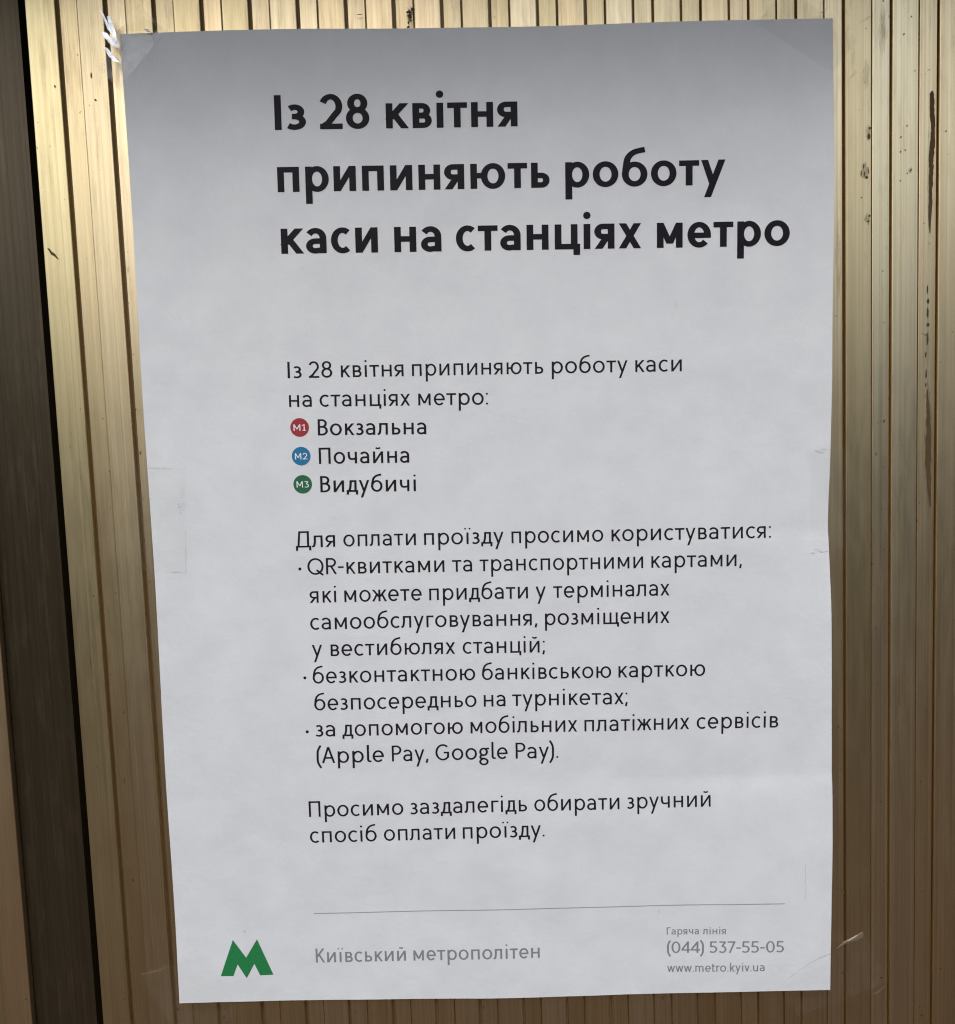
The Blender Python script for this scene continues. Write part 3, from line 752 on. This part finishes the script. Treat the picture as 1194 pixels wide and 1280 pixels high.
t1 = tape("wrinkled clear tape with painted white glints over the poster's top left corner", [(-158, 203), (-148.8, 192.6), (-127.6, 215.5), (-139, 228)], seed=2.2, wr=.8, mat='tape_top')
for i, pts in enumerate([
    [(-153.8, 224.4), (-152.4, 222.6), (-150.3, 218.0), (-149.4, 214.4), (-151.2, 216.4), (-152.6, 220.6)],
    [(-151.0, 221.5), (-149.4, 221.2), (-147.8, 214.6), (-147.2, 210.0), (-148.6, 211.8), (-150.0, 216.0)],
    [(-154.0, 215.9), (-151.4, 214.8), (-149.0, 211.6), (-146.6, 208.6), (-149.8, 209.6), (-152.4, 212.6)],
    [(-153.4, 209.6), (-151.6, 208.8), (-149.2, 205.6), (-146.6, 202.8), (-149.6, 203.6), (-151.6, 205.8)],
    [(-149.8, 214.0), (-148.0, 213.4), (-146.8, 209.4), (-148.4, 210.2)],
    [(-136.6, 216.2), (-134.0, 215.6), (-132.4, 214.2), (-135.0, 214.9)],
    [(-133.6, 214.4), (-132.4, 212.6), (-131.6, 210.6), (-132.6, 211.6)]]): fold(t1, pts, peak=.15, flat=5.0)
t2 = tape("crinkled clear tape with a curled flap over the poster's top right corner", [(117.8, 209.8), (149.4, 188.8), (161.5, 203.0), (132, 226)], seed=5.1, wr=.9, mat='tape_dark')
for pts in ([(154.0, 219.0), (156.4, 215.8), (158.2, 212.6), (156.0, 214.6)],
            [(156.6, 205.6), (157.8, 203.0), (158.6, 198.4), (157.3, 200.4)],
            [(159.7, 202.0), (160.2, 196.0), (159.9, 190.0), (159.5, 195.0)],
            [(160.2, 190.8), (161.2, 190.0), (159.6, 188.0), (158.0, 187.2), (158.8, 189.0)],
            [(161.6, 209.6), (165.2, 212.2), (168.6, 213.0), (165.0, 211.0)],
            [(143.4, 214.0), (146.6, 214.6), (148.9, 217.4), (147.6, 213.8), (145.4, 212.8)],
            [(119.0, 211.0), (121.8, 213.8), (124.0, 218.2), (122.6, 213.2)],
            [(157.2, 211.6), (158.0, 207.4), (157.0, 205.0)]): fold(t2, pts, "tape_faint", .45)
t3 = tape("flat clear tape with a grey smudge on the poster's left edge", [(-159.2, -9.4), (-134.1, -11.7), (-131.1, 33.6), (-159.2, 37.4)], seed=7.7, wr=.2)
for pts in ([(-134.0, -11.9), (-142.8, -11.2), (-142.8, -10.9), (-134.0, -11.4)], [(-134.1, -11.7), (-132.9, 7.0), (-132.6, 7.0), (-133.8, -11.7)], [(-136.6, 33.9), (-147.0, 34.7), (-147.0, 34.4), (-136.6, 33.6)]):
    printed("tape_edge", [[[*pts]]], M["smear"], t3, base=.30)
for i in range(26):
    x = r.uniform(-136.0, -132.4); z = r.uniform(14.0, 18.6) if x < -134 else r.uniform(13, 25)
    printed("dirt_streak", [[[(x - .5, z), (x + .4, z + .1), (x + .5, z + .32), (x - .4, z + .25)]]], M["smear"], t3, base=.31 + .002 * i)
t4 = tape("flat clear tape bridging the poster's right edge and the slats", [(140.4, -13), (160, -13.7), (160.4, 32.5), (139.8, 32.5)], seed=3.3, wr=.35)
for i in range(10):
    x, z = r.uniform(140.5, 147), r.choice((-12.4, 31.6)) + r.uniform(-1.4, 1.4)
    printed("dirt_streak", [[[(x - 1.0, z), (x + .9, z + .1), (x + .8, z + .28), (x - .8, z + .22)]]], M["smudge"], t4, base=.31 + .002 * i)
t5 = tape("clear tape with one long diagonal fold at the poster's bottom right corner", [(124.5, -212.4), (134, -230), (176, -214), (163.8, -190.5)], seed=8.4, wr=.5)
fold(t5, [(150.0, -196.2), (154.6, -194.4), (164.0, -189.6), (163.8, -192.6), (154.8, -196.2)], "tape_faint", .5)
fold(t5, [(167.0, -220.0), (171.0, -218.6), (174.6, -215.8), (171.0, -219.8)], "tape_faint", .4)
cr = [(125.5, -211.5), (129.0, -208.0), (133.5, -204.4), (138.5, -201.2), (143.0, -198.9), (147.3, -197.2)]
for i in range(5):
    (xa, za), (xb, zb) = cr[i], cr[i + 1]; q = .10 + .05 * i
    printed("crease_line", [[[(xa, za - q), (xb, zb - q), (xb, zb + q), (xa, za + q)]]], M["smear"], t5, base=.32)
t6 = tape("nearly invisible clear tape at the poster's bottom left corner by the green emblem", [(-167.9, -196.5), (-150, -232), (-121.6, -216), (-137, -187)], seed=6.4, wr=.3)
fold(t6, [(-167.9, -196.7), (-161.0, -195.4), (-155.0, -193.8), (-161.0, -196.1)], "tape_faint", .25)

print("polys", sum(len(o.data.polygons) for o in scene.objects if o.type == 'MESH'))
